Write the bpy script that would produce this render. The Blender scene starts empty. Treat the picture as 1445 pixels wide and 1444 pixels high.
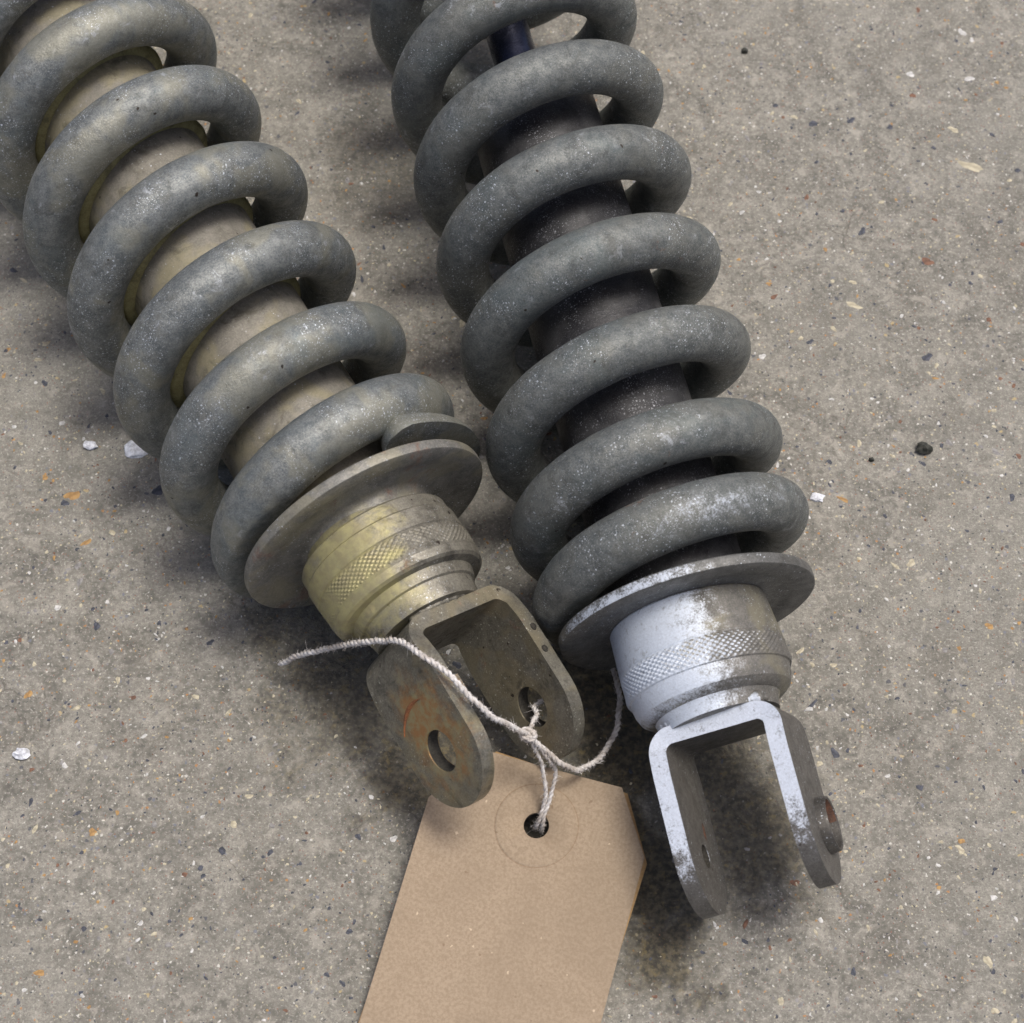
import bpy, bmesh, math, random
from math import sin, cos, pi, radians, sqrt, atan2
from mathutils import Vector, Matrix, noise

random.seed(7)
MM = 0.001
sc = bpy.context.scene
COL = sc.collection

# ------------------------------------------------------------------ camera
PITCH, DIST = radians(63.4), 430.0
cam_d = bpy.data.cameras.new('camera')
cam = bpy.data.objects.new('camera', cam_d)
COL.objects.link(cam)
cam.location = (0, -DIST*cos(PITCH)*MM, DIST*sin(PITCH)*MM)
cam.rotation_euler = (pi/2 - PITCH, 0, 0)
cam_d.sensor_fit = 'HORIZONTAL'
cam_d.sensor_width = 36
cam_d.lens = 36*2600/1445
cam_d.clip_start = 0.01
cam_d.clip_end = 100
cam_d.dof.use_dof = True
cam_d.dof.focus_distance = 0.400
cam_d.dof.aperture_fstop = 30
sc.camera = cam

# ------------------------------------------------------------------ light
SUN_DIR = Vector((0.27, 0.10, 1.0)).normalized()      # towards the light
elev = math.asin(SUN_DIR.z)
azim = atan2(SUN_DIR.x, SUN_DIR.y)
w = bpy.data.worlds.new('World')
sc.world = w
w.use_nodes = True
nt = w.node_tree
sky = nt.nodes.new('ShaderNodeTexSky')
sky.sky_type = 'NISHITA'
sky.sun_disc = False
sky.sun_elevation = elev
sky.sun_rotation = azim
sky.air_density = 0.55
sky.dust_density = 5.0
sky.ozone_density = 0.8
nt.links.new(sky.outputs[0], nt.nodes['Background'].inputs[0])
nt.nodes['Background'].inputs[1].default_value = 0.085
sd = bpy.data.lights.new('sun', 'SUN')
sd.energy = 1.3
sd.angle = radians(18)
sd.color = (1.0, 0.965, 0.91)
so = bpy.data.objects.new('sun', sd)
COL.objects.link(so)
so.rotation_euler = SUN_DIR.to_track_quat('Z', 'Y').to_euler()
sc.view_settings.view_transform = 'Standard'
sc.view_settings.look = 'None'
sc.view_settings.exposure = 0.95
sc.view_settings.gamma = 1.0

# ------------------------------------------------------------------ material helpers
class NT:
    def __init__(s, name):
        s.m = bpy.data.materials.new(name)
        s.m.use_nodes = True
        s.t = s.m.node_tree
        s.b = s.t.nodes['Principled BSDF']
        s.tc = s.t.nodes.new('ShaderNodeTexCoord')
    def n(s, k, **kw):
        x = s.t.nodes.new(k)
        for a, b in kw.items():
            setattr(x, a, b)
        return x
    def put(s, sock, v):
        if hasattr(v, 'is_linked') or isinstance(v, bpy.types.NodeSocket):
            s.t.links.new(v, sock)
        else:
            if isinstance(v, (tuple, list)) and len(v) == 3 and sock.type == 'RGBA':
                v = (*v, 1)
            sock.default_value = v
    def noise(s, scale, detail=4, rough=.55, dist=0, off=None, vec=None):
        x = s.n('ShaderNodeTexNoise')
        x.inputs['Scale'].default_value = scale
        x.inputs['Detail'].default_value = detail
        x.inputs['Roughness'].default_value = rough
        x.inputs['Distortion'].default_value = dist
        v = vec if vec is not None else s.tc.outputs['Object']
        if off:
            a = s.n('ShaderNodeVectorMath', operation='ADD')
            s.put(a.inputs[0], v); a.inputs[1].default_value = off
            v = a.outputs[0]
        s.put(x.inputs['Vector'], v)
        return x.outputs['Fac']
    def voro(s, scale, feature='F1', vec=None):
        x = s.n('ShaderNodeTexVoronoi', feature=feature)
        x.inputs['Scale'].default_value = scale
        s.put(x.inputs['Vector'], vec if vec is not None else s.tc.outputs['Object'])
        return x
    def ramp(s, f, a, b, v0=0., v1=1.):
        x = s.n('ShaderNodeMapRange')
        x.interpolation_type = 'SMOOTHSTEP'
        s.put(x.inputs[0], f)
        x.inputs[1].default_value = a; x.inputs[2].default_value = b
        x.inputs[3].default_value = v0; x.inputs[4].default_value = v1
        return x.outputs[0]
    def mix(s, f, a, b, mode='MIX'):
        x = s.n('ShaderNodeMix', data_type='RGBA', blend_type=mode)
        s.put(x.inputs[0], f); s.put(x.inputs[6], a); s.put(x.inputs[7], b)
        return x.outputs[2]
    def mixf(s, f, a, b):
        x = s.n('ShaderNodeMix', data_type='FLOAT')
        s.put(x.inputs[0], f); s.put(x.inputs[2], a); s.put(x.inputs[3], b)
        return x.outputs[0]
    def math(s, op, a, b=0.0, clamp=False):
        x = s.n('ShaderNodeMath', operation=op, use_clamp=clamp)
        s.put(x.inputs[0], a); s.put(x.inputs[1], b)
        return x.outputs[0]
    def specks(s, scale, size, density, warp=0.0004):
        """mask of small irregular flecks"""
        nz = s.n('ShaderNodeTexNoise'); nz.inputs['Scale'].default_value = scale*1.3
        s.put(nz.inputs['Vector'], s.tc.outputs['Object'])
        sub = s.n('ShaderNodeVectorMath', operation='SUBTRACT')
        s.put(sub.inputs[0], nz.outputs['Color']); sub.inputs[1].default_value = (.5, .5, .5)
        scl = s.n('ShaderNodeVectorMath', operation='SCALE')
        s.put(scl.inputs[0], sub.outputs[0]); scl.inputs['Scale'].default_value = 0.9/scale
        add = s.n('ShaderNodeVectorMath', operation='ADD')
        s.put(add.inputs[0], s.tc.outputs['Object']); s.put(add.inputs[1], scl.outputs[0])
        v = s.voro(scale, vec=add.outputs[0])
        sep = s.n('ShaderNodeSeparateColor'); s.put(sep.inputs[0], v.outputs['Color'])
        sel = s.math('LESS_THAN', sep.outputs[0], density)
        near = s.ramp(v.outputs['Distance'], size*.6, size, 1., 0.)
        return s.math('MULTIPLY', sel, near), sep
    def bump(s, h, strength, dist, prev=None):
        x = s.n('ShaderNodeBump')
        x.inputs['Strength'].default_value = strength
        x.inputs['Distance'].default_value = dist
        s.put(x.inputs['Height'], h)
        if prev is not None:
            s.put(x.inputs['Normal'], prev)
        return x.outputs[0]
    def out(s, col, rough, metal=0., normal=None, spec=None):
        s.put(s.b.inputs['Base Color'], col)
        s.put(s.b.inputs['Roughness'], rough)
        s.put(s.b.inputs['Metallic'], metal)
        if normal is not None:
            s.put(s.b.inputs['Normal'], normal)
        if spec is not None:
            s.put(s.b.inputs['Specular IOR Level'], spec)
        return s.m

def metal(name, c1, c2, blot=None, blot_amt=.5, met=.4, rough=.5, speck=.12, speck_col=(.62, .66, .70),
          rust=0., grime=(.06, .055, .045), grime_amt=.35, paint=None, zinc=None, tint=None, blot2=None, scuff=0., seed=0., bump=.25, pits=0.):
    n = NT(name)
    o = (seed, seed*.7, -seed)
    big = n.noise(70, 3, .6, .4, off=o)
    mid = n.noise(380, 5, .65, .2, off=o)
    fine = n.noise(2400, 5, .75, off=o)
    f = n.math('ADD', n.math('MULTIPLY', mid, .42), n.math('MULTIPLY', fine, .58))
    col = n.mix(n.ramp(f, .36, .64), c1, c2)
    rg = n.mixf(n.ramp(f, .35, .65), rough+.08, rough-.06)
    mt = met
    if blot:
        bm_ = n.math('MULTIPLY', n.ramp(big, .47, .60), blot_amt)
        col = n.mix(bm_, col, blot)
    if blot2:
        col = n.mix(n.ramp(n.noise(48, 5, .65, .8, off=(seed+31, 2, 6)), .50, .66, 0, blot2[3]), col, blot2[:3])
    if scuff:                                   # rubbed, chalky patches where the coat is worn through
        sf = n.ramp(n.noise(260, 7, .8, .5, off=(seed+41, 1, 1)), .56, .66)
        sf = n.math('MULTIPLY', sf, n.ramp(n.noise(60, 3, .5, off=(seed+47, 1, 1)), .45, .62))
        col = n.mix(n.math('MULTIPLY', sf, scuff), col, (.40, .42, .43))
        rg = n.mixf(n.math('MULTIPLY', sf, scuff), rg, .38)
    if zinc:                                    # yellow passivated zinc showing through the dirt, in patches
        zc, zlo, zhi = zinc
        zn = n.noise(38, 4, .55, .5, off=(seed+3, 1, 2))
        zm = n.math('MULTIPLY', n.ramp(zn, zlo, zhi), n.ramp(mid, .30, .48))
        col = n.mix(zm, col, zc)
        mt = n.mixf(zm, mt, .75)
        rg = n.mixf(zm, rg, .36)
    if grime_amt:
        gm = n.math('MULTIPLY', n.ramp(n.noise(190, 6, .7, .6, off=(seed+9, 0, 0)), .50, .68), grime_amt)
        col = n.mix(gm, col, grime)
        rg = n.mixf(gm, rg, .75)
    if speck:
        sm, sep = n.specks(1500, .33, speck)
        patch = n.ramp(n.noise(90, 2, .5, off=(seed+5, 4, 0)), .42, .62)
        sm = n.math('MULTIPLY', sm, patch)
        col = n.mix(n.math('MULTIPLY', sm, .85), col, speck_col)
        s2, _ = n.specks(3600, .36, speck*1.2)
        s2 = n.math('MULTIPLY', s2, n.ramp(patch, 0, 1, .2, .8))
        col = n.mix(s2, col, speck_col)
    if pits:
        pm, _ = n.specks(620, .30, pits)
        col = n.mix(pm, col, (.03, .022, .016))
    if rust:
        rn = n.noise(95, 6, .75, .3, off=(seed+20, 3, 1))
        rm = n.ramp(rn, .66-rust*.2, .74-rust*.16)
        rc = n.mix(n.ramp(fine, .4, .6), (.09, .042, .024), (.19, .09, .045))
        col = n.mix(n.math('MULTIPLY', rm, .6), col, rc)
        rg = n.mixf(rm, rg, .85)
        mt = n.mixf(rm, mt, 0.)
    if tint:                                    # rusty brown cast round the worn bolt hole
        dn = n.n('ShaderNodeVectorMath', operation='DISTANCE')
        n.put(dn.inputs[0], n.tc.outputs['Object']); dn.inputs[1].default_value = tint[0]
        dd = n.math('ADD', dn.outputs['Value'], n.math('MULTIPLY', n.math('SUBTRACT', n.noise(130, 6, .7, .5), .5), tint[2]*2.1))
        tm = n.ramp(dd, tint[1], tint[2], tint[4], 0.)
        col = n.mix(tm, col, n.mix(n.ramp(mid, .36, .64), tint[3], (.33, .29, .15)))
    if paint:                                   # pale overspray that landed on the side facing the spray can
        d, lo, hi, pc = paint[:4]
        dv = n.n('ShaderNodeVectorMath', operation='DOT_PRODUCT')
        n.put(dv.inputs[0], n.tc.outputs['Normal']); dv.inputs[1].default_value = d
        a = n.math('ADD', dv.outputs['Value'], n.math('MULTIPLY', n.math('SUBTRACT', mid, .5), .9))
        a = n.math('ADD', a, n.math('MULTIPLY', n.math('SUBTRACT', fine, .5), .9))
        if len(paint) > 4:                      # fades along the axis
            sx = n.n('ShaderNodeSeparateXYZ'); n.put(sx.inputs[0], n.tc.outputs['Object'])
            y0, y1, amt = paint[4]
            fade = n.ramp(sx.outputs['Y'], y0, y1, 0., amt) if y0 < y1 else n.ramp(sx.outputs['Y'], y1, y0, amt, 0.)
            a = n.math('SUBTRACT', a, fade)
        pm = n.ramp(a, lo, hi)
        pm = n.math('MULTIPLY', pm, n.ramp(n.noise(700, 6, .8, .3, off=(seed, 8, 8)), .34, .46, .55, 1.))
        pcol = n.mix(n.ramp(fine, .35, .7), tuple(x*.82 for x in pc), pc)
        col = n.mix(pm, col, pcol)
        rg = n.mixf(pm, rg, .5)
        mt = n.mixf(pm, mt, .15)
    nm = n.bump(fine, bump*1.6, .00022)
    nm = n.bump(mid, bump*.8, .0005, nm)
    return n.out(col, rg, mt, nm)

# ------------------------------------------------------------------ mesh helpers
def link(name, verts, faces, mats, parent=None, smooth=True, sharp=32, mi=None):
    me = bpy.data.meshes.new(name)
    me.from_pydata([tuple(c*MM for c in v) for v in verts], [], faces)
    for m in (mats if isinstance(mats, (list, tuple)) else [mats]):
        me.materials.append(m)
    if mi:
        me.polygons.foreach_set('material_index', mi)
    bm = bmesh.new(); bm.from_mesh(me)
    bmesh.ops.recalc_face_normals(bm, faces=bm.faces)
    for f in bm.faces:
        f.smooth = smooth
    if smooth:
        for e in bm.edges:
            if len(e.link_faces) == 2 and e.calc_face_angle(0) > radians(sharp):
                e.smooth = False
    bm.to_mesh(me); bm.free()
    o = bpy.data.objects.new(name, me)
    COL.objects.link(o)
    if parent:
        o.parent = parent
    return o

def tag(o, label=None, cat=None, group=None, kind=None):
    for k, v in (('label', label), ('category', cat), ('group', group), ('kind', kind)):
        if v:
            o[k] = v
    return o

def grid_faces(nu, nv, close_u=False, close_v=True, off=0):
    F = []
    for i in range(nu if close_u else nu-1):
        for j in range(nv if close_v else nv-1):
            a = i*nv+j; b = i*nv+(j+1) % nv
            i2 = (i+1) % nu
            c = i2*nv+(j+1) % nv; d = i2*nv+j
            F.append((off+a, off+b, off+c, off+d))
    return F

def smooth_path(P, step):
    """Catmull-Rom through the points"""
    P = [Vector(p) for p in P]
    Q = [P[0]*2-P[1]]+P+[P[-1]*2-P[-2]]
    out = []
    for i in range(1, len(Q)-2):
        a, b, c, d = Q[i-1:i+3]
        n = max(2, int((c-b).length/step))
        for k in range(n):
            t = k/n
            out.append(.5*((2*b)+(c-a)*t+(2*a-5*b+4*c-d)*t*t+(3*b-a-3*c+d)*t**3))
    out.append(P[-1])
    return out

def frames(path):
    T = []
    for i in range(len(path)):
        T.append((path[min(i+1, len(path)-1)]-path[max(i-1, 0)]).normalized())
    n = T[0].orthogonal().normalized()
    N = []
    for t in T:
        n = (n-t*n.dot(t)).normalized()
        N.append(n.copy())
    return T, N

def tube(path, rad, k=8, verts=None, faces=None):
    T, N = frames(path)
    off = len(verts)
    for i, p in enumerate(path):
        r = rad[i] if isinstance(rad, (list, tuple)) else rad
        b = T[i].cross(N[i])
        for j in range(k):
            a = 2*pi*j/k
            verts.append(p+N[i]*(r*cos(a))+b*(r*sin(a)))
    faces += grid_faces(len(path), k, off=off)
    faces.append(tuple(off+j for j in reversed(range(k))))
    faces.append(tuple(off+(len(path)-1)*k+j for j in range(k)))

def lathe(profile, H, n=128, cx=0., fn=None, bend=0.):
    """profile = [(s, r)] along the axis; local y = -s, axis at height H"""
    V = []
    for s, r in profile:
        for j in range(n):
            a = 2*pi*j/n
            rr = r+(fn(s, a) if fn else 0)
            V.append((cx+bend*s+rr*cos(a), -s, H+rr*sin(a)))
    F = grid_faces(len(profile), n)
    if profile[0][1] > 0.01:
        F.append(tuple(range(n)))
    if profile[-1][1] > 0.01:
        F.append(tuple((len(profile)-1)*n+j for j in range(n)))
    return V, F

def apply_mods(o):
    dg = bpy.context.evaluated_depsgraph_get()
    dg.update()
    me = bpy.data.meshes.new_from_object(o.evaluated_get(dg))
    o.modifiers.clear()
    o.data = me

# ------------------------------------------------------------------ the concrete floor
def floor_material():
    n = NT('worn_concrete')
    big = n.noise(14, 4, .6, .5)
    mid = n.noise(110, 6, .65, .6)
    sand = n.noise(650, 5, .7)
    fine = n.noise(2600, 4, .7)
    f = n.math('ADD', n.math('MULTIPLY', mid, .45), n.math('MULTIPLY', sand, .55))
    col = n.mix(n.ramp(f, .34, .66), (.110, .106, .090), (.355, .338, .290))
    col = n.mix(n.ramp(big, .38, .66, 0, .45), col, (.29, .28, .240))
    col = n.mix(n.ramp(n.noise(45, 4, .6, .8, off=(3, 1, 0)), .50, .72, 0, .35), col, (.135, .124, .100))
    col = n.mix(n.ramp(fine, .40, .64, 0, .55), col, (.085, .080, .070))
    col = n.mix(n.ramp(n.noise(1500, 3, .6, off=(1, 5, 0)), .55, .68, 0, .65), col, (.44, .42, .37))
    # sand grains of many colours, bound in the cement
    for scl, size, dens, c in ((1300, .34, .07, (.045, .05, .06)), (1150, .32, .06, (.50, .44, .30)),
                               (900, .30, .035, (.40, .20, .07)), (1000, .33, .04, (.62, .60, .55)),
                               (560, .30, .035, (.075, .08, .095)), (480, .27, .022, (.42, .33, .17)),
                               (1700, .36, .06, (.24, .12, .09)), (800, .34, .05, (.16, .17, .20))):
        nn = NT.specks(n, scl, size, dens)[0]
        col = n.mix(n.math('MULTIPLY', nn, .85), col, c)
    # dripped oil and dirt stains, plus painted shade under forks and bolt holes
    g = n.n('ShaderNodeSeparateXYZ'); n.put(g.inputs[0], n.tc.outputs['Object'])
    col = n.mix(n.ramp(n.noise(230, 5, .7, .5, off=(4, 9, 0)), .54, .66, 0, .45), col, (.40, .375, .32))
    col = n.mix(n.ramp(n.noise(200, 5, .7, .7, off=(14, 2, 0)), .56, .68, 0, .3), col, (.115, .106, .088))
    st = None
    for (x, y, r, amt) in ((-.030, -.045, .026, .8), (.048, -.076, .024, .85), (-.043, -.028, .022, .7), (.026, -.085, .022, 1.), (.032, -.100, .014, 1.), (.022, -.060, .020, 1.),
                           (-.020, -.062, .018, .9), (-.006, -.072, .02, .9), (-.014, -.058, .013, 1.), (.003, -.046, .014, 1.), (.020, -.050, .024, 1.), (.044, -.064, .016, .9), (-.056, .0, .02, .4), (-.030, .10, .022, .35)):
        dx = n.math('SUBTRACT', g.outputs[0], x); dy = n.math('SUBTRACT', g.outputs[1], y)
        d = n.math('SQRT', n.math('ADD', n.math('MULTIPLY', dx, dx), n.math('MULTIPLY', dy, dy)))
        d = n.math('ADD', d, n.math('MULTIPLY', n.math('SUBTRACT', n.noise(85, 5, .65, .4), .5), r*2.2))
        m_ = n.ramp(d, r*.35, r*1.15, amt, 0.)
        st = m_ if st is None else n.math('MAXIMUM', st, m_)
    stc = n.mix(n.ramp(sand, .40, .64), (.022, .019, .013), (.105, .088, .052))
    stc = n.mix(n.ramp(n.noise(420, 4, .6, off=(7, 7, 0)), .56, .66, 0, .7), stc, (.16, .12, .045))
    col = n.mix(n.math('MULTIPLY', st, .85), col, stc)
    # hairline cracks
    v = n.voro(26, 'DISTANCE_TO_EDGE')
    wv = n.n('ShaderNodeVectorMath', operation='ADD')
    nz = n.n('ShaderNodeTexNoise'); nz.inputs['Scale'].default_value = 40; nz.inputs['Detail'].default_value = 6
    n.put(nz.inputs['Vector'], n.tc.outputs['Object'])
    s_ = n.n('ShaderNodeVectorMath', operation='SCALE'); s_.inputs['Scale'].default_value = .05
    n.put(s_.inputs[0], nz.outputs['Color']); n.put(wv.inputs[0], n.tc.outputs['Object']); n.put(wv.inputs[1], s_.outputs[0])
    n.put(v.inputs['Vector'], wv.outputs[0])
    ck = n.math('MULTIPLY', n.ramp(v.outputs['Distance'], .0, .012, 1., 0.), n.ramp(n.noise(30, 3, off=(2, 2, 2)), .56, .64))
    col = n.mix(n.math('MULTIPLY', ck, .5), col, (.07, .06, .05))
    h = n.math('ADD', n.math('MULTIPLY', sand, .6), n.math('MULTIPLY', fine, .4))
    nm = n.bump(h, .8, .0005)
    nm = n.bump(mid, .6, .0014, nm)
    return n.out(col, n.ramp(sand, .3, .7, .70, .92), 0., nm, .35)

M_floor = floor_material()
R_ = 4000
floor = link('concrete_floor', [(-R_, -R_, 0), (R_, -R_, 0), (R_, R_, 0), (-R_, R_, 0)], [(0, 1, 2, 3)], M_floor, smooth=False)
tag(floor, 'worn grey concrete floor flecked with sand and small coloured stones', kind='structure')

def stone_mat(name, c, c2):
    n = NT(name)
    f = n.noise(900, 5, .65)
    col = n.mix(n.ramp(f, .36, .64), c, c2)
    return n.out(col, n.ramp(f, .3, .7, .6, .85), 0., n.bump(f, .4, .0002), .4)
STONE = [stone_mat('cream_stone', (.30, .27, .19), (.50, .45, .33)),
         stone_mat('white_stone', (.36, .355, .34), (.58, .57, .55)),
         stone_mat('ochre_stone', (.24, .135, .05), (.40, .25, .10)),
         stone_mat('slate_stone', (.030, .034, .045), (.085, .09, .11)),
         stone_mat('grey_stone', (.15, .145, .14), (.27, .26, .25)),
         stone_mat('brown_stone', (.10, .05, .032), (.21, .11, .07))]

def dome(cx, cy, rx, ry, rot, h, seed, k=9, z0=-0.02):
    """an uneven low stone showing above the cement"""
    rnd = random.Random(seed)
    V = []
    for lv, (q, z) in enumerate(((1., z0), (.8, h*.7), (.4, h))):
        for j in range(k):
            a = 2*pi*j/k
            if lv == 0:
                pass
            jit = 1+.22*sin(a*2+seed*1.3)+.16*sin(a*3+seed*2.1)+.10*sin(a*5+seed)
            x = rx*q*jit*cos(a); y = ry*q*jit*sin(a)
            V.append((cx+x*cos(rot)-y*sin(rot), cy+x*sin(rot)+y*cos(rot), z*(1+rnd.uniform(-.1, .1)) if lv else z))
    F = grid_faces(3, k)
    F.append(tuple(2*k+j for j in range(k)))
    return V, F

rs = random.Random(11)
OIL_AND_SHADE = ((-30, -45, 20), (48, -76, 20), (-43, -28, 17), (26, -85, 18), (32, -100, 11), (22, -60, 16), (-20, -62, 14), (-6, -72, 15),
         (20, -50, 18), (44, -64, 12), (-14, -58, 11), (3, -46, 11))  # floor spots darkened by stains and painted shade; few grains there
def in_oil_or_shade(x, y):
    return any((x-a)**2+(y-b)**2 < (r*(.8+.3*noise.noise(Vector((x*.1, y*.1, 0)))))**2 for a, b, r in OIL_AND_SHADE)
# fine aggregate: thousands of grains, one mesh
V, F, MI = [], [], []
for i in range(13000):
    x, y = rs.uniform(-150, 150), rs.uniform(-128, 170)
    s = min(.16*math.exp(rs.gauss(.35, .50)), .80)
    if in_oil_or_shade(x, y) and i % 6:
        continue
    dv, df = dome(x, y, s*rs.uniform(.8, 1.5), s*rs.uniform(.6, 1.), rs.uniform(0, pi), s*rs.uniform(.08, .26), i, k=6)
    o = len(V)
    V += dv; F += [tuple(a+o for a in f) for f in df]
    m = rs.choices(range(6), (26, 14, 9, 24, 22, 8))[0]
    MI += [m]*len(df)
fa = link('fine_aggregate', V, F, STONE, floor, mi=MI, sharp=80)
tag(fa, kind='stuff')

# larger stones set in the floor, each one its own piece
protos = []
for m in range(6):
    for q in range(3):
        me_v, me_f = dome(0, 0, 1, .72, 0, .16, m*3+q+5, k=12)
        o = link('aggregate_stone', me_v, me_f, STONE[m], floor, sharp=80)
        protos.append(o)
named = [(118.2, 99.4, 3.1, 1.35, -.55, 0), (108, -29, .9, .8, 0, 2), (66.5, -48, 1.5, .5, .9, 3), (98.5, 112, .9, .7, 0, 3),
         (-103.0, 4.2, 1.9, 1.2, .4, 2), (-104.6, 2.2, .9, .9, 0, 3), (-83, 5.5, 1.6, 1.2, 0, 3), (-98.5, -8, 1.4, .6, .7, 2),
         (-101.2, 21.5, .8, .6, 0, 4), (77.5, 3.2, 1.3, .6, -.5, 2), (72, -38.5, .7, .6, 0, 0), (-110, 9, .8, .7, 0, 2),
         (-94, -29, 1., .8, 1., 3), (-68, -33, .9, .6, .4, 3), (84.5, 57, 2.0, .8, -.3, 0), (-98, -107, 1., .8, 0, 2),
         (-57, -69, .8, .6, 0, 0), (-90, -77, 1., .8, .2, 2), (113.5, -61, 1.2, .8, .6, 0), (60, -88, .9, .8, .2, 5),
         (121, 128, 1.3, .8, 0, 1), (105.5, 129.5, 1.2, .8, 0, 1), (88.5, 114.2, 1.2, .8, .5, 3), (104, 70, 1.6, 1.1, 0, 5)]
big = [(a, b, c, d, e, f) for a, b, c, d, e, f in named]
for i in range(150):
    x, y = rs.uniform(-140, 140), rs.uniform(-125, 160)
    s = .62*math.exp(abs(rs.gauss(0, .32)))
    if in_oil_or_shade(x, y):
        continue
    big.append((x, y, s*rs.uniform(1., 1.4), s*rs.uniform(.65, .95), rs.uniform(0, pi), rs.choices(range(6), (26, 12, 13, 20, 20, 9))[0]))
first = set()
for i, (x, y, rx, ry, rot, m) in enumerate(big):
    pi_ = m*3+i % 3
    if pi_ in first:
        o = protos[pi_].copy(); COL.objects.link(o); o.parent = floor
    else:
        o = protos[pi_]; first.add(pi_)
    o.location = (x*MM, y*MM, 0)
    o.rotation_euler = (0, 0, rot)
    o.scale = (rx, ry/.72, .55*min(rx, ry))

# ------------------------------------------------------------------ loose grit lying on the floor
def shard(name, x, y, r, h, mat, seed, label, cat, n=1, spread=0):
    rr = random.Random(seed)
    bm = bmesh.new()
    for q in range(n):
        ox, oy = (rr.uniform(-spread, spread), rr.uniform(-spread, spread)) if q else (0, 0)
        k = 1 if q == 0 else rr.uniform(.35, .6)
        g = bmesh.ops.create_icosphere(bm, subdivisions=2, radius=1)
        for v in g['verts']:
            d = 1+.55*noise.noise(v.co*1.5+Vector((seed*3.1+q, 0, 0)))+.25*noise.noise(v.co*4+Vector((0, seed, q)))
            v.co = Vector((v.co.x*r*k*d+ox, v.co.y*r*.75*k*d+oy, max(v.co.z, -.75)*h*k*d+h*.7*k))*MM
    for f in bm.faces:
        f.smooth = False
    me = bpy.data.meshes.new(name); bm.to_mesh(me); bm.free()
    me.materials.append(mat)
    o = bpy.data.objects.new(name, me); COL.objects.link(o)
    o.location = (x*MM, y*MM, 0)
    return tag(o, label, cat)
M_flake = stone_mat('white_paint_flake', (.44, .45, .48), (.74, .76, .80))
M_grit = stone_mat('black_grit', (.016, .018, .014), (.055, .055, .045))
shard('paint_flake', -88.8, 16.5, 3.4, .7, M_flake, 3, 'ragged white paint flake poking out beside the left spring', 'paint flake', 3, 1.6)
shard('paint_flake', -100.1, 17.3, 1.6, .8, M_flake, 8, 'small round white chip on the concrete left of the ragged flake', 'paint flake')
shard('paint_flake', -107.2, -59.4, 1.7, .9, M_flake, 15, 'small bright white chip alone near the left edge of the floor', 'paint flake')
shard('grit_crumb', 97.6, 16.2, 1.9, 1.4, M_grit, 21, 'black angular crumb of grit on bare concrete right of the springs', 'grit')
shard('grit_crumb', 62.0, 137, 1.0, .8, M_grit, 25, 'tiny black crumb on the concrete at upper right', 'grit')
shard('grit_crumb', 85.0, 13.5, .7, .6, M_grit, 31, 'tiniest black crumb left of the larger angular one', 'grit')
shard('paint_flake', 71.5, 3.5, 1.6, .5, M_flake, 35, 'thin whitish flake beside the lowest coil of the right spring', 'paint flake', 2, 1.0)

# ------------------------------------------------------------------ shock absorbers
GREY_SPRING_L = metal('weathered_spring_steel', (.098, .110, .112), (.245, .255, .240), (.29, .275, .20), .48, met=.45, rough=.45,
                      speck=.26, grime=(.070, .068, .056), grime_amt=.4, seed=1., blot2=(.13, .165, .175, .35), scuff=.8, pits=.008, bump=.40)
GREY_SPRING_R = metal('weathered_spring_grey', (.078, .088, .088), (.192, .200, .186), (.18, .175, .14), .28, met=.34, rough=.48,
                      speck=.20, grime=(.052, .050, .042), grime_amt=.4, seed=4., rust=.12, blot2=(.105, .135, .135, .35), scuff=.7, pits=.008, bump=.40,
                      paint=(Vector((.30, -.15, .90)).normalized(), .76, 1.10, (.42, .46, .52), (-.004, .034, .55)))
SPRAY = Vector((-.62, -.25, .74)).normalized()
WHITE = (.56, .61, .68)
M_flange_L = metal('dirty_zinc_seat', (.13, .13, .12), (.26, .25, .22), (.30, .27, .17), .4, met=.4, rough=.5, speck=.1, rust=.45, seed=2.)
M_flange_R = metal('oversprayed_seat', (.085, .085, .08), (.16, .16, .15), None, met=.35, rough=.5, speck=.10, seed=3.,
                   paint=(SPRAY, .78, 1.02, WHITE), rust=.1)
M_collar_L = metal('yellow_zinc_collar', (.135, .125, .10), (.26, .245, .20), None, met=.42, rough=.46, speck=.10, rust=.3, seed=5.,
                   tint=(Vector((-.008, -.014, .0430)), .007, .0185, (.44, .40, .19), .85), pits=.05, grime_amt=.8)
M_collar_R = metal('oversprayed_collar', (.10, .097, .088), (.19, .18, .16), (.24, .22, .15), .6, met=.35, rough=.5, speck=.15, seed=6.,
                   paint=(Vector((-.86, -.15, .48)).normalized(), .30, .74, (.62, .68, .76)), pits=.02)
M_clevis_R = metal('oversprayed_steel', (.075, .071, .064), (.14, .132, .12), None, met=.35, rough=.48, speck=.10, rust=.12, seed=8.,
                   paint=((-.39, -.13, .91), .62, .9, (.58, .63, .71), (-.040, -.064, .50)), pits=.03)
M_body_L = metal('dusty_beige_tube', (.165, .155, .130), (.265, .248, .210), (.33, .29, .15), .4, met=.2, rough=.55, speck=.03,
                 grime=(.085, .078, .056), grime_amt=.7, seed=9., pits=.015)
M_body_R = metal('black_oily_tube', (.016, .016, .018), (.045, .045, .048), (.085, .085, .085), .5, met=.3, rough=.42, speck=.30, seed=10.,
                 speck_col=(.35, .36, .38), grime_amt=.2)
M_rod = metal('dark_chrome_rod', (.030, .034, .055), (.06, .065, .095), None, met=.9, rough=.22, speck=0, grime_amt=.3, seed=11., bump=.05)
M_scar = metal('orange_rust', (.16, .055, .02), (.32, .12, .04), None, met=0., rough=.7, speck=0, seed=16., grime_amt=.2)
M_rust = metal('raw_rust', (.04, .024, .018), (.12, .052, .028), None, met=0., rough=.85, speck=0, seed=12., grime_amt=.4)
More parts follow.
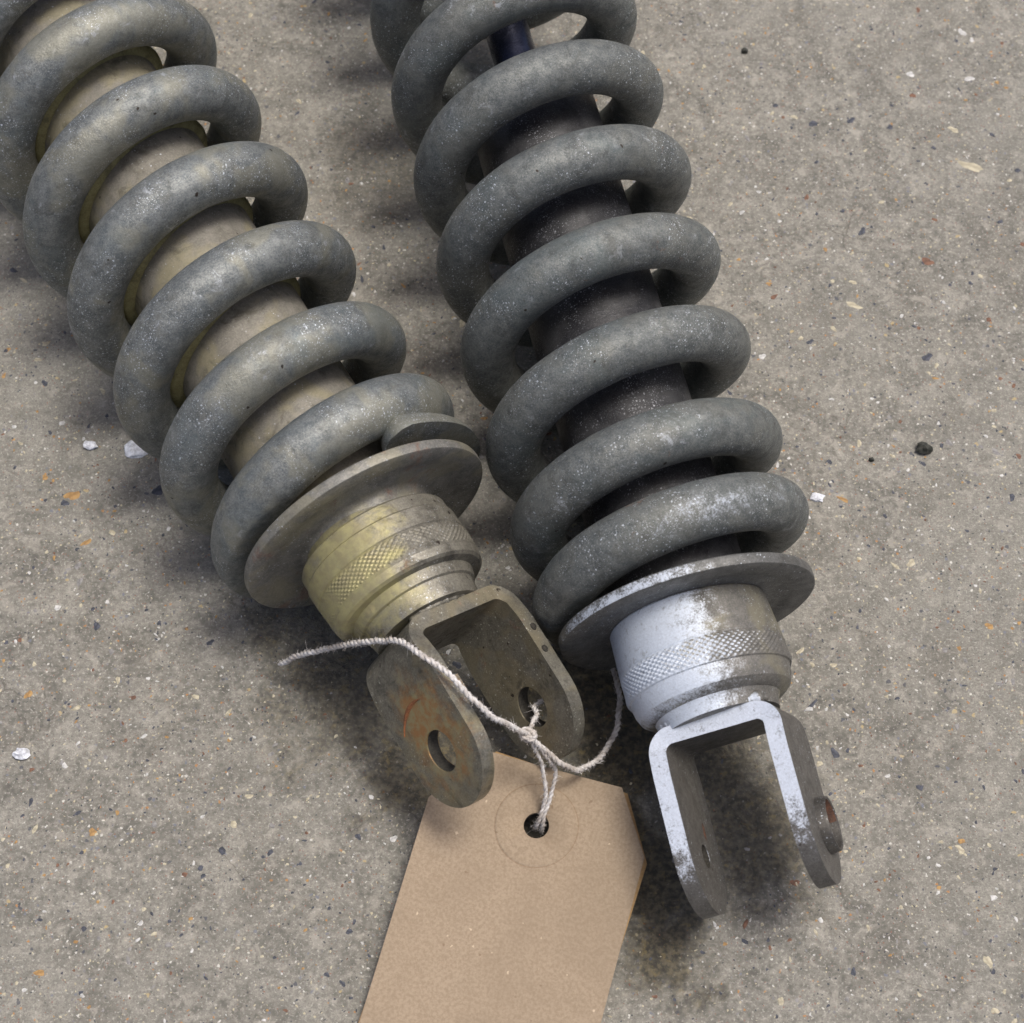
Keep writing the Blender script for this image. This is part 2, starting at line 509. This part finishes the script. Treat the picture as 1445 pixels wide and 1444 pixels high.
M_nut = metal('oily_dark_nut', (.05, .047, .042), (.11, .103, .092), None, met=.4, rough=.45, speck=.1, seed=15.)
M_ridge = metal('yellow_rub_ring', (.24, .22, .10), (.40, .37, .19), None, met=.3, rough=.5, speck=0, seed=13., grime_amt=.5)
M_dark = metal('dirt_and_shade', (.02, .018, .014), (.05, .045, .035), None, met=0, rough=.9, speck=0, grime_amt=.2, seed=14.)  # near-black for seal, grease and the painted shade in bolt holes

def interp(keys, x):
    if x <= keys[0][0]:
        (a, b), (c, d) = keys[0], keys[1]
        return b+(x-a)*(d-b)/(c-a)
    for (a, b), (c, d) in zip(keys, keys[1:]):
        if x <= c:
            return b+(d-b)*(x-a)/(c-a)
    return keys[-1][1]

def coil_spring(name, mat, H, Rout, r, keys, phi_end, s_top, pitch, grind, parent, cx=0., cx_end=0.):
    """keys: (turns, s) at phase 0 = lateral right; wire ground flat at s = grind"""
    Rc = Rout-r
    turns_top = keys[0][0]-(keys[0][1]-s_top)/pitch
    n_per = 96
    N = int((phi_end-turns_top)*n_per)
    V = []; K = 28
    ss = [interp(keys, turns_top+(phi_end-turns_top)*i/N) for i in range(N+1)]
    # soften the kinks of the pitch curve
    for _ in range(30):
        ss = [ss[0]]+[(ss[i-1]+2*ss[i]+ss[i+1])/4 for i in range(1, N)]+[ss[-1]]
    for i in range(N+1):
        ph = 2*pi*(turns_top+(phi_end-turns_top)*i/N)
        e = Vector((cos(ph), 0, sin(ph)))
        ds = (ss[min(i+1, N)]-ss[max(i-1, 0)])/(2 if 0 < i < N else 1)
        dphi = 2*pi*(phi_end-turns_top)/N
        t = Vector((-sin(ph)*Rc*dphi, -ds, cos(ph)*Rc*dphi)).normalized()
        b = t.cross(e).normalized()
        blend = max(0., min(1., (ss[i]+34)/30))
        c = e*(Rc-blend*cx_end*.45)+Vector((cx+cx_end*blend*blend*(3-2*blend), -ss[i], H))
        left = (N-i)*Rc*2*pi/n_per
        k_ = min(1., .35+.65*sqrt(min(1., left/3.2)))
        for j in range(K):
            a = 2*pi*j/K
            p = c+e*(r*k_*cos(a))+b*(r*k_*sin(a))
            wob = .10*noise.noise(p*.09)+.035*noise.noise(p*.5)
            p += (p-c).normalized()*wob
            if -p.y > grind:
                p.y = -grind
            V.append(p)
    F = grid_faces(N+1, K)
    F.append(tuple(reversed(range(K))))
    F.append(tuple(N*K+j for j in range(K)))
    return link(name, V, F, mat, parent, sharp=50)

def rotm(ax, t):
    return Matrix.Rotation(t, 3, ax)

def clevis_frame(P, H):
    """returns f(p, q, w) -> local coords of the shock; the fork hangs a little nose down and rolled"""
    s0, qo, wo, ro, ya, ti = P
    # (l, u, d) basis expressed in local coords: l=(1,0,0) d=(0,-1,0) u=(0,0,1)
    l, d, u = Vector((1, 0, 0)), Vector((0, -1, 0)), Vector((0, 0, 1))
    M = Matrix.Rotation(ya, 3, u) @ Matrix.Rotation(ti, 3, l) @ Matrix.Rotation(ro, 3, d)
    O = Vector((qo, -s0, H+wo))
    return lambda p, q, w: O+M @ (d*p+l*q+u*w)

def make_clevis(mat, fr, S, W, L, t, parent, hole_r, wbase=.86, seed=0):
    r = W/2
    # centreline of the folded strip, in (p, q), with its normal
    st = []
    ro, c = 5.2, 5.2
    def lug_ps(a, b):
        base = [a+(b-a)*i/14 for i in range(15)]
        tip = [b+r*sin(pi/2*i/12) for i in range(1, 13)]
        return base+tip
    ps = lug_ps(c, L-r)
    left = [(p, -S/2, p, -S/2+t) for p in reversed(ps)]
    arcL = [(c-ro*sin(a), -S/2+c-ro*cos(a), c-(ro-t)*sin(a), -S/2+c-(ro-t)*cos(a)) for a in [pi/2*i/8 for i in range(1, 8)]]
    basel = [(0, -S/2+c+(S-2*c)*i/10, t, -S/2+c+(S-2*c)*i/10) for i in range(11)]
    arcR = [(a, -b, c_, -d_) for a, b, c_, d_ in reversed(arcL)]
    right = [(a, -b, c_, -d_) for a, b, c_, d_ in reversed(left)]
    st = left+arcL+basel+arcR+right
    V = []
    NW = 9
    def hw(p):
        if p > L-r:
            x = (p-(L-r))/r
            return max(r*sqrt(max(0, 1-x*x)), .05)
        if p < 11:
            return r*(wbase+(1-wbase)*(.5-.5*cos(pi*max(p, 0)/11)))
        return r
    for (p0, q0, p1, q1) in st:
        h0 = hw(p0)
        ring = []
        for k in range(NW):
            ring.append((p0, q0, -h0+2*h0*k/(NW-1)))
        for k in range(NW):
            ring.append((p1, q1, h0-2*h0*k/(NW-1)))
        for a in ring:
            v = fr(*a)
            V.append(v)
    F = grid_faces(len(st), 2*NW)
    F.append(tuple(range(2*NW)))
    F.append(tuple((len(st)-1)*2*NW+j for j in range(2*NW)))
    o = link('clevis', V, F, mat, parent, sharp=35)
    # bolt hole drilled through both lugs
    cv = []; n = 40
    for q in (-S/2-4, S/2+4):
        for j in range(n):
            a = 2*pi*j/n
            cv.append(fr(L-r+hole_r*cos(a), q, hole_r*sin(a)))
    cf = [(j, (j+1) % n, n+(j+1) % n, n+j) for j in range(n)]+[tuple(range(n)), tuple(n+j for j in range(n))]
    cut = link('hole_cutter', cv, cf, mat, smooth=False)
    o.parent = None
    m = o.modifiers.new('hole', 'BOOLEAN'); m.object = cut; m.operation = 'DIFFERENCE'; m.solver = 'EXACT'
    b = o.modifiers.new('bevel', 'BEVEL'); b.width = .00045; b.segments = 3; b.limit_method = 'ANGLE'; b.angle_limit = radians(40)
    apply_mods(o)
    bpy.data.objects.remove(cut)
    o.parent = parent
    for p in o.data.polygons:
        p.use_smooth = True
    return o

def ring_on(fr, p, q, w, r_out, r_in, h, side, name, mats, parent, n=40, depth=None, taper=.3):
    """raised ring (boss) on a lug face; side = +1/-1 along q"""
    depth = h*.8 if depth is None else depth
    prof = [(0, r_out), (h*.75, r_out-taper*.5), (h, r_out-taper), (h, r_in+.25), (h*.9, r_in), (h-depth, r_in-.2)]
    V, F, MI = [], [], []
    for hh, rr in prof:
        for j in range(n):
            a = 2*pi*j/n
            V.append(fr(p+rr*cos(a), q+side*hh, w+rr*sin(a)))
    F = grid_faces(len(prof), n)
    MI = [0]*(4*n)+[1 if cos(2*pi*(j+.5)/n) < -.1 else 0 for j in range(n)]
    F.append(tuple((len(prof)-1)*n+j for j in range(n))); MI.append(0)
    F.append(tuple(range(n))); MI.append(0)
    return link(name, V, F, mats, parent, sharp=35, mi=MI)

def collar_and_knurl(H, cx, prof, band, mat, parent, n_dia, seed, bend=0.):
    V, F = lathe(prof, H, 160, cx, bend=bend)
    c = link('collar', V, F, mat, parent, sharp=28)
    s0, s1, ra, rb = band
    n, rows = n_dia*6, 30
    V = []
    for i in range(rows+1):
        f = i/rows
        s = s0+(s1-s0)*f
        rr = ra+(rb-ra)*f
        for j in range(n):
            a = 2*pi*j/n
            u = a*n_dia/2; v = (s-s0)*n_dia/(2*ra)*1.35
            dm = abs(sin(u+v))*abs(sin(u-v))
            edge = min(1., f*7, (1-f)*7)
            wear = max(.15, min(1., .95+1.3*noise.noise(Vector((cos(a)*2.2, sin(a)*2.2, f+seed)))))
            r_ = rr+(.02+.46*dm**.8*wear)*edge-.06*(1-edge)
            V.append((cx+bend*s+r_*cos(a), -s, H+r_*sin(a)))
    F = grid_faces(rows+1, n)
    link('knurl_band', V, F, mat, c, sharp=60)
    return c

def weld(fr, pts, mat, parent, r=.9):
    V, F = [], []
    path = smooth_path([fr(*p) for p in pts], .35)
    rad = [r*(1+.35*noise.noise(p*.9)+.15*sin(i*1.1))*(.35+.65*min(1, i/4, (len(path)-1-i)/4)) for i, p in enumerate(path)]
    tube(path, rad, 10, V, F)
    return link('weld_bead', V, F, mat, parent, sharp=70)

def empty(name, loc, rz):
    o = bpy.data.objects.new(name, None)
    COL.objects.link(o)
    o.empty_display_size = .02
    o.location = loc; o.rotation_euler = (0, 0, rz)
    return o

def shock_root(bx, by, az, H, tilt):
    o = empty('shock_absorber', (0, 0, 0), az)
    M = Matrix.Rotation(az, 3, 'Z') @ Matrix.Rotation(tilt, 3, 'X')
    o.rotation_euler = M.to_euler()
    o.location = (Vector((bx, by, H))-M @ Vector((0, 0, H)))*MM
    return o

def seat_profile(R, hub, ds=2.4):
    return [(a+ds, b) for a, b in [(-1.6, hub-2), (-1.6, R-.5), (-1.35, R-.12), (-.9, R), (.3, R), (.75, R-.12), (.95, R-.5), (.95, R-4), (.75, R-5.2), (.35, R-6.2),
            (.3, hub+1.8), (.7, hub+.8), (1.6, hub+.2), (3.2, hub), (3.2, hub-4)]]

# ---------------- right-hand shock absorber
HR = 31.2
shock_R = shock_root(35.37, -37.66, .246, HR, .0575)
tag(shock_R, 'right-hand coil-over shock absorber with black inner tube and white overspray on its fork', 'shock absorber')
coil_spring('coil_spring', GREY_SPRING_R, HR, 31.4, 6.0,
            [(-2, -54.9), (-1, -31.6), (0, -14.2), (.25, -9.8), (.5, -6.2), (1, -2.0)], .80, -262, 23.6, -1.6, shock_R, cx=0., cx_end=.8)
V, F = lathe(seat_profile(27.5, 14.8), HR, 160, .6, fn=lambda s, a: .10*noise.noise(Vector((cos(a)*3, sin(a)*3, s*.3))))
link('spring_seat', V, F, M_flange_R, shock_R, sharp=40)
V, F = lathe([(-131.5, 8), (-131.5, 13.6), (-130.6, 14.6), (-129, 15), (-127, 15), (-126.4, 14.5), (-125.6, 14.5), (-125, 15), (0, 15)], HR, 96, .3)
link('damper_body', V, F, M_body_R, shock_R, sharp=28)
V, F = lathe([(-262, 5.3), (-130, 5.3)], HR, 48, .3)
link('piston_rod', V, F, M_rod, shock_R)
V, F = lathe([(-135.5, 5.6), (-135.2, 8), (-133.5, 9.2), (-131.5, 9.6), (-130, 9.6)], HR, 64, .3)
link('rod_seal', V, F, M_dark, shock_R)
collar_and_knurl(HR, .5, [(2.0, 14.0), (2.2, 16.2), (3.0, 16.8), (8.0, 17.1), (12.5, 17.4), (12.9, 17.2), (18.2, 17.3), (18.6, 16.9), (20.6, 16.6),
                          (22.2, 15.9), (23.2, 14.6), (23.6, 13.2), (24.6, 12.6), (26.6, 12.2), (26.6, 3)], (12.7, 18.4, 17.3, 17.35), M_collar_R, shock_R, 76, 1., .02)
PR = [25.46, 1.40, -1.04, .407, -.022, .085]
SR, WR, LR, TR = 27.9, 23.6, 37.6, 3.6
frR = clevis_frame(PR, HR)
cR = make_clevis(M_clevis_R, frR, SR, WR, LR, TR, shock_R, 2.5)
ring_on(frR, LR-WR/2, SR/2, -2.2, 5.8, 5.0, 2.2, 1, 'weld_nut', [M_nut, M_rust], cR)
weld(frR, [(-.4, -12, 5), (-.6, -9.5, 7.8), (-.8, -7, 9.4)], M_collar_R, cR, 1.1)
weld(frR, [(-.5, 7.2, 9.2), (-.7, 9.6, 8.8), (-.4, 11.8, 7.2)], M_collar_R, cR, 1.3)
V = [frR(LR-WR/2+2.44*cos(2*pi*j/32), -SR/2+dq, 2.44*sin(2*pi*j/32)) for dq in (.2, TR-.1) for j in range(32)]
link('hole_shade_sleeve', V, grid_faces(2, 32), M_dark, cR)  # dark sleeve added so the pale hole wall reads as shaded
def rust_spot(fr, p, q, w, a_, b_, side, parent, name='rust_patch', seed=1, mat=None):
    V = []; n = 20
    for lv, (k, h) in enumerate(((1., .02), (.7, .16), (.3, .22))):
        for j in range(n):
            a = 2*pi*j/n
            g = k*(1+.25*sin(2*a+seed)+.15*sin(5*a+seed*2))
            V.append(fr(p+a_*g*cos(a), q+side*h, w+b_*g*sin(a)))
    F = grid_faces(3, n); F.append(tuple(2*n+j for j in range(n)))
    return link(name, V, F, mat or M_rust, parent)
rust_spot(frR, LR-WR/2-5.4, -SR/2+TR, -3.5, 1.5, .8, 1, cR)

# ---------------- left-hand shock absorber
HL = 32.1
shock_L = shock_root(-34.08, -20.08, .5242, HL, .0342)
tag(shock_L, 'left-hand coil-over shock absorber with beige inner tube and yellow zinc collar above a bronze-grey fork', 'shock absorber')
coil_spring('coil_spring', GREY_SPRING_L, HL, 32.0, 6.1,
            [(-2, -59.7), (-1, -35.8), (0, -15.6), (.25, -10.2), (.5, -5.8), (1, -2.8), (1.25, -1.8)], 1.19, -230, 24.0, -2.7, shock_L, cx=0., cx_end=1.9)
V, F = lathe(seat_profile(28.2, 14.2, 1.3), HL, 160, 2.7, fn=lambda s, a: .14*noise.noise(Vector((cos(a)*3, sin(a)*3, s*.3+4))))
link('spring_seat', V, F, M_flange_L, shock_L, sharp=40)
V, F = lathe([(-150, 7), (-150, 15.5), (-149, 16.4), (-147, 16.6), (0, 16.6)], HL, 96, .4, bend=.012)
bL = link('damper_body', V, F, M_body_L, shock_L, sharp=28)
for k in range(4):
    s = -125.0+24.0*k
    V, F = lathe([(s-.6, 16.4), (s-.55, 18.5), (s-.2, 18.8), (s+.2, 18.75), (s+.6, 18.3), (s+1.3, 16.6)], HL, 96, -1.0,
                 fn=lambda s_, a: .12*noise.noise(Vector((cos(a)*4, sin(a)*4, k*2.))))
    V = [(x, y+5.6*(x+1.0)/18.8, z) for x, y, z in V]          # the rings sit askew, following the coils
    link('rub_ring', V, F, M_ridge, bL, sharp=50)
V, F = lathe([(-232, 5.3), (-149, 5.3)], HL, 48, .5)
link('piston_rod', V, F, M_rod, shock_L)
collar_and_knurl(HL, 2.1, [(2.0, 13.0), (2.2, 14.2), (5.0, 14.4), (5.2, 16.9), (5.6, 17.2), (8.4, 17.25), (8.8, 17.6), (12.8, 17.6), (13.1, 17.3), (18.4, 17.2),
                           (18.7, 17.3), (20.4, 16.9), (20.9, 16.2), (21.1, 14.2), (23.2, 13.5), (23.5, 12.9), (27.5, 12.2), (27.5, 3)],
                 (13.0, 18.5, 17.35, 17.0), M_collar_L, shock_L, 76, 3., .06)
PL = [26.98, 4.23, -.91, -.462, .031, .125]
SL, WL, LL, TL = 28.6, 24.4, 37.4, 3.2
frL = clevis_frame(PL, HL)
M_clevis_L = metal('grimy_bronze_steel', (.105, .100, .082), (.235, .222, .180), (.25, .21, .12), .5, met=.5, rough=.35, speck=.10,
                   speck_col=(.55, .55, .48), rust=.25, seed=7.2, pits=.05, grime_amt=.6,
                   tint=(frL(LL-WL/2-4, -SL/2, 1)*MM, .004, .0145, (.36, .18, .065), .9))
cL = make_clevis(M_clevis_L, frL, SL, WL, LL, TL, shock_L, 4.5)
ring_on(frL, LL-WL/2, -SL/2+.05, 0, 6.6, 5.02, .45, -1, 'hole_rim', [M_clevis_L, M_clevis_L], cL, depth=.1) if False else None
weld(frL, [(-.5, -9, 6.5), (-.7, -6, 8.6), (-.8, -3, 9.6), (-.8, 0, 10.0), (-.8, 3, 9.6), (-.7, 6, 8.8), (-.5, 9, 7.0)], M_collar_L, cL, 1.0)
# dark sleeves added in the bolt holes to stand in for shade
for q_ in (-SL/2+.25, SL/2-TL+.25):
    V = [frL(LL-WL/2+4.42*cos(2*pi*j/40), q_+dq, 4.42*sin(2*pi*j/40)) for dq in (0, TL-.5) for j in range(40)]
    link('hole_shade_sleeve', V, grid_faces(2, 40), M_dark, cL)
# curved rust scar worn into the outer lug face by a washer
V = []; n = 26
for i in range(n):
    a = radians(163+66*i/(n-1)); wd = .55*sin(pi*(i+.3)/(n-.4))
    for rr, h in ((11.3-wd, .03), (11.3, .28), (11.3+wd, .03)):
        V.append(frL(LL-WL/2+rr*cos(a), -SL/2-h, rr*sin(a)))
link('rust_scar', V, grid_faces(n, 3, close_v=False), M_scar, cL)
# little bent locking tab inside the fork
tb = [(13.5, -SL/2+TL-.2, WL/2-6.5), (13.5, -SL/2+TL+.9, WL/2-6.5), (22, -SL/2+TL+.9, WL/2-7.5), (22, -SL/2+TL-.2, WL/2-7.5),
      (14.5, -SL/2+TL+1.2, WL/2-1.2), (14.5, -SL/2+TL+2.2, WL/2-1.2), (20.5, -SL/2+TL+2.2, WL/2-1.2), (20.5, -SL/2+TL+1.2, WL/2-1.2)]
link('locking_tab', [frL(*a) for a in tb], [(0, 1, 2, 3), (4, 5, 6, 7), (0, 1, 5, 4), (1, 2, 6, 5), (2, 3, 7, 6), (3, 0, 4, 7)], M_clevis_L, cL, smooth=False)
# blistered drops of old grease on the lug's upper edge
for p_, w_ in ((9.5, .0), (12.3, .3), (17.5, -.2)):
    V = []; n = 14
    for rr, h in ((.85, -.05), (.75, .22), (.55, .30), (.40, .12)):
        for j in range(n):
            a = 2*pi*j/n
            V.append(frL(p_+rr*cos(a), SL/2-TL/2+w_+rr*sin(a)*.8, WL/2*(.93 if p_ < 10 else 1.)+h+.05))
    F = grid_faces(4, n); F.append(tuple(3*n+j for j in range(n)))
    link('grease_blister', V, F, M_dark, cL)

# ------------------------------------------------------------------ cardboard tags
def card_material(name, c1, c2):
    n = NT(name)
    f1 = n.noise(60, 4, .6, .3); f2 = n.noise(1500, 5, .7)
    # fibres
    mp = n.n('ShaderNodeMapping'); mp.inputs['Scale'].default_value = (900, 4200, 900); mp.inputs['Rotation'].default_value = (0, 0, .5)
    n.put(mp.inputs[0], n.tc.outputs['Object'])
    fb = n.noise(1., 4, .6, 1.2, vec=mp.outputs[0])
    col = n.mix(n.ramp(f2, .34, .66), c1, c2)
    col = n.mix(n.ramp(f1, .40, .68, 0, .35), col, tuple(x*.86 for x in c1))
    col = n.mix(n.ramp(fb, .58, .75, 0, .35), col, (.26, .17, .10))
    sp, _ = n.specks(520, .20, .035)
    col = n.mix(n.math('MULTIPLY', sp, .6), col, (.17, .11, .07))
    sp, _ = n.specks(700, .22, .04)
    col = n.mix(n.math('MULTIPLY', sp, .6), col, (.62, .50, .36))
    nm = n.bump(f2, .18, .0002)
    nm = n.bump(fb, .15, .0002, nm)
    return n.out(col, .82, 0., nm, .25)
M_card = card_material('brown_kraft_card', (.262, .200, .136), (.335, .262, .184))
M_card2 = card_material('ochre_kraft_card', (.28, .18, .085), (.36, .24, .12))

def card_tag(name, mat, ox, oy, ang, zt, label, parent=None, L=120., Wd=47., disc=True, hole=2.65):
    """length runs along local -y from the eyelet end; eyelet at (0,0)"""
    root = empty(name, (ox*MM, oy*MM, 0), ang)
    e0, sh, cut = 12.5, 13., 8.3
    hl = Wd/2
    def zz(x, y):
        t = min(1., (e0-y)/L)
        return zt*(1-t)**1.6+.9+.55*sin(t*5.0+.4)*(1-.4*t)+.0012*x*x*(1-t)+.012*x
    out = [(-hl+cut, e0), (hl-cut, e0), (hl, e0-sh), (hl, e0-L), (-hl, e0-L), (-hl, e0-sh)]
    # planar card built as radial rings around the eyelet so the hole stays open
    def ray(a):
        dx, dy = cos(a), sin(a); best = 1e9
        for (x0, y0), (x1, y1) in zip(out, out[1:]+out[:1]):
            ex, ey = x1-x0, y1-y0
            den = dx*ey-dy*ex
            if abs(den) < 1e-9:
                continue
            t = (x0*ey-y0*ex)/den; s = (x0*dy-y0*dx)/den
            if t > 0 and -1e-6 <= s <= 1+1e-6:
                best = min(best, t)
        return best
    angs = sorted(set([2*pi*i/180 for i in range(180)]+[atan2(y, x) % (2*pi) for x, y in out]))
    n = len(angs)
    fr_ = [0, .04, .08, .14, .2, .28, .36, .45, .55, .65, .75, .85, .93, 1.]
    V = []
    for sgn, th in ((1, .55), (-1, 0.)):
        for f in fr_:
            for a in angs:
                rr = hole+(ray(a)-hole)*f
                x, y = rr*cos(a), rr*sin(a)
                V.append((x, y, zz(x, y)+th))
    k = len(fr_)
    F = grid_faces(k, n)+[tuple(reversed(q)) for q in grid_faces(k, n, off=k*n)]
    for j in range(n):
        j2 = (j+1) % n
        F.append((j, j2, k*n+j2, k*n+j))
        F.append(((k-1)*n+j, (k-1)*n+j2, k*n+(k-1)*n+j2, k*n+(k-1)*n+j))
    c = link('card', V, F, mat, root, sharp=40)
    if disc:                                   # the paper reinforcement ring round the eyelet
        V = []; n = 72
        for rr, h in ((2.66, .56), (2.75, .70), (8.3, .70), (8.6, .66), (8.72, .552)):
            for j in range(n):
                a = 2*pi*j/n
                x, y = rr*cos(a), rr*sin(a)
                V.append((x, y, zz(x, y)+h))
        link('eyelet_patch', V, grid_faces(5, n), mat, root, sharp=60)
        V = []; 
        for rr, h in ((8.68, .555), (8.78, .575), (8.88, .55)):
            for j in range(n):
                a = 2*pi*j/n
                r2 = rr+.05*sin(3*a+1)
                x, y = r2*cos(a), r2*sin(a)
                V.append((x, y, zz(x, y)+h))
        link('patch_edge', V, grid_faces(3, n), M_card_edge, root, sharp=60)
    tag(root, label, 'tag')
    return root, zz
M_card_edge = card_material('dirty_card_edge', (.22, .155, .10), (.29, .21, .14))
TAG_ANG = atan2(-.28, .96)
tg, zz = card_tag('cardboard_tag', M_card, 5.1, -78.4, TAG_ANG, 9.0, 'blank brown cardboard tag with round eyelet patch, uppermost and tied with string')
tg2, _ = card_tag('cardboard_tag', M_card2, 6.5, -78.5, TAG_ANG-.045, 7.3, 'ochre cardboard tag almost hidden under the blank tag, one corner showing', disc=False, L=119, hole=4.2, Wd=46.0)

# ------------------------------------------------------------------ string
def string_material():
    n = NT('cotton_string')
    f = n.noise(700, 4, .7)
    col = n.mix(n.ramp(f, .35, .65), (.42, .39, .36), (.66, .64, .62))
    col = n.mix(n.ramp(n.noise(120, 3, .6), .46, .66, 0, .6), col, (.34, .29, .24))
    return n.out(col, .9, 0., n.bump(f, .4, .0002), .2)
M_str = string_material()

CORD = [(-51.2, -41.4, 8.0), (-46.4, -42.0, 14.0), (-41.2, -43.1, 20.0), (-36.0, -44.9, 27.0), (-30.6, -47.0, 34.0), (-25.4, -49.2, 40.0),
        (-21.3, -51.8, 44.4), (-17.1, -55.6, 47.6), (-12.9, -58.7, 47.2), (-9.0, -62.5, 46.2), (-4.5, -66.2, 43.5), (-0.4, -65.9, 36.0),
        (3.2, -65.3, 29.0), (6.2, -66.6, 25.0), (9.9, -68.6, 21.0), (13.7, -68.6, 17.0), (17.6, -65.7, 13.0), (20.1, -62.2, 11.0),
        (22.3, -57.1, 10.0), (23.3, -51.7, 10.0), (23.1, -47.3, 10.0), (22.2, -43.5, 9.6), (20.8, -39.3, 8.0), (19.2, -35.1, 5.5), (17.9, -30.1, 3.0)]
LOOP = [(3.4, -65.4, 29.6), (4.3, -62.0, 27.0), (5.1, -59.0, 24.0), (4.6, -56.0, 21.0), (9.0, -52.0, 18.0)]
LEG1 = [(3.5, -65.4, 28.0), (5.5, -67.5, 23.0), (6.7, -70.4, 18.0), (6.7, -73.7, 14.0), (5.9, -76.7, 11.2), (5.2, -77.9, 8.5), (4.6, -77.9, 5.0)]
LEG2 = [(4.3, -65.6, 27.0), (7.7, -68.2, 22.0), (8.9, -69.6, 18.0), (7.9, -73.7, 14.2), (6.7, -76.8, 11.2), (6.2, -78.2, 8.5), (6.4, -78.6, 5.0)]

def twisted(pts, R, name, parent, seed=0, pitch=2.9, fuzz=9):
    path = smooth_path(pts, .18)
    rnd = random.Random(seed)
    for i, p in enumerate(path):                      # slack unevenness
        p += Vector((noise.noise(p*.25+Vector((seed, 0, 0))), noise.noise(p*.25+Vector((0, seed, 5))), noise.noise(p*.25+Vector((0, 9, seed)))))*.35
    T, N = frames(path)
    d = 0; A = [0]
    for a, b in zip(path, path[1:]):
        d += (b-a).length; A.append(d)
    V, F = [], []
    for ply in range(2):
        q = []; rad = []
        for i, p in enumerate(path):
            a = 2*pi*A[i]/pitch+pi*ply
            b = T[i].cross(N[i])
            q.append(p+(N[i]*cos(a)+b*sin(a))*R*.40)
            rad.append(R*.62*(1+.16*noise.noise(Vector((A[i]*.9, ply*7, seed))))*(.55+.45*min(1, i/5, (len(path)-1-i)/5)))
        tube(q, rad, 8, V, F)
    o = link(name, V, F, M_str, parent, sharp=80)
    V, F = [], []
    for k in range(int(d*fuzz)):
        i = rnd.randrange(len(path))
        n = (N[i]*rnd.gauss(0, 1)+T[i].cross(N[i])*rnd.gauss(0, 1)).normalized()
        p0 = path[i]+n*R*.9
        ln = rnd.uniform(.3, .75) if rnd.random() < .97 else rnd.uniform(1.0, 1.8)
        dr = (n*rnd.uniform(.3, 1)+T[i]*rnd.uniform(-1.3, 1.3)+Vector((rnd.gauss(0, .4), rnd.gauss(0, .4), rnd.gauss(0, .4)))).normalized()
        cr = Vector((rnd.gauss(0, .5), rnd.gauss(0, .5), rnd.gauss(0, .5)))
        q = [p0+dr*(ln*t)+cr*(ln*t*t*.5) for t in (0, .35, .7, 1.)]
        tube(q, [.040, .034, .028, .015], 3, V, F)
    f = link('stray_fibres', V, F, M_str, o, smooth=False)
    tag(f, kind='stuff')
    return o

string = empty('string', (3.5*MM, -65.7*MM, 0), 0)
tag(string, 'white twisted cotton string draped over the left fork and knotted to the tag', 'string')
off = Vector((3.5, -65.7, 0))
def rel(P):
    return [Vector(p)-off for p in P]
twisted(rel(CORD), .64, 'main_cord', string, 1)
twisted(rel(LOOP), .52, 'fork_loop', string, 2)
twisted(rel(LEG1), .46, 'tag_strand', string, 3)
twisted(rel(LEG2), .46, 'tag_strand', string, 4)
kn = []
for i in range(34):
    a = i/33*2*pi*2.6
    kn.append(Vector((3.4+1.15*cos(a)+.25*sin(a*2.3), -65.5+1.05*sin(a)+.3*cos(1.7*a), 28.8+.7*sin(a*1.3+.6)+1.0*(i/33-.5)))-off)
twisted(kn, .54, 'knot', string, 5, fuzz=8)
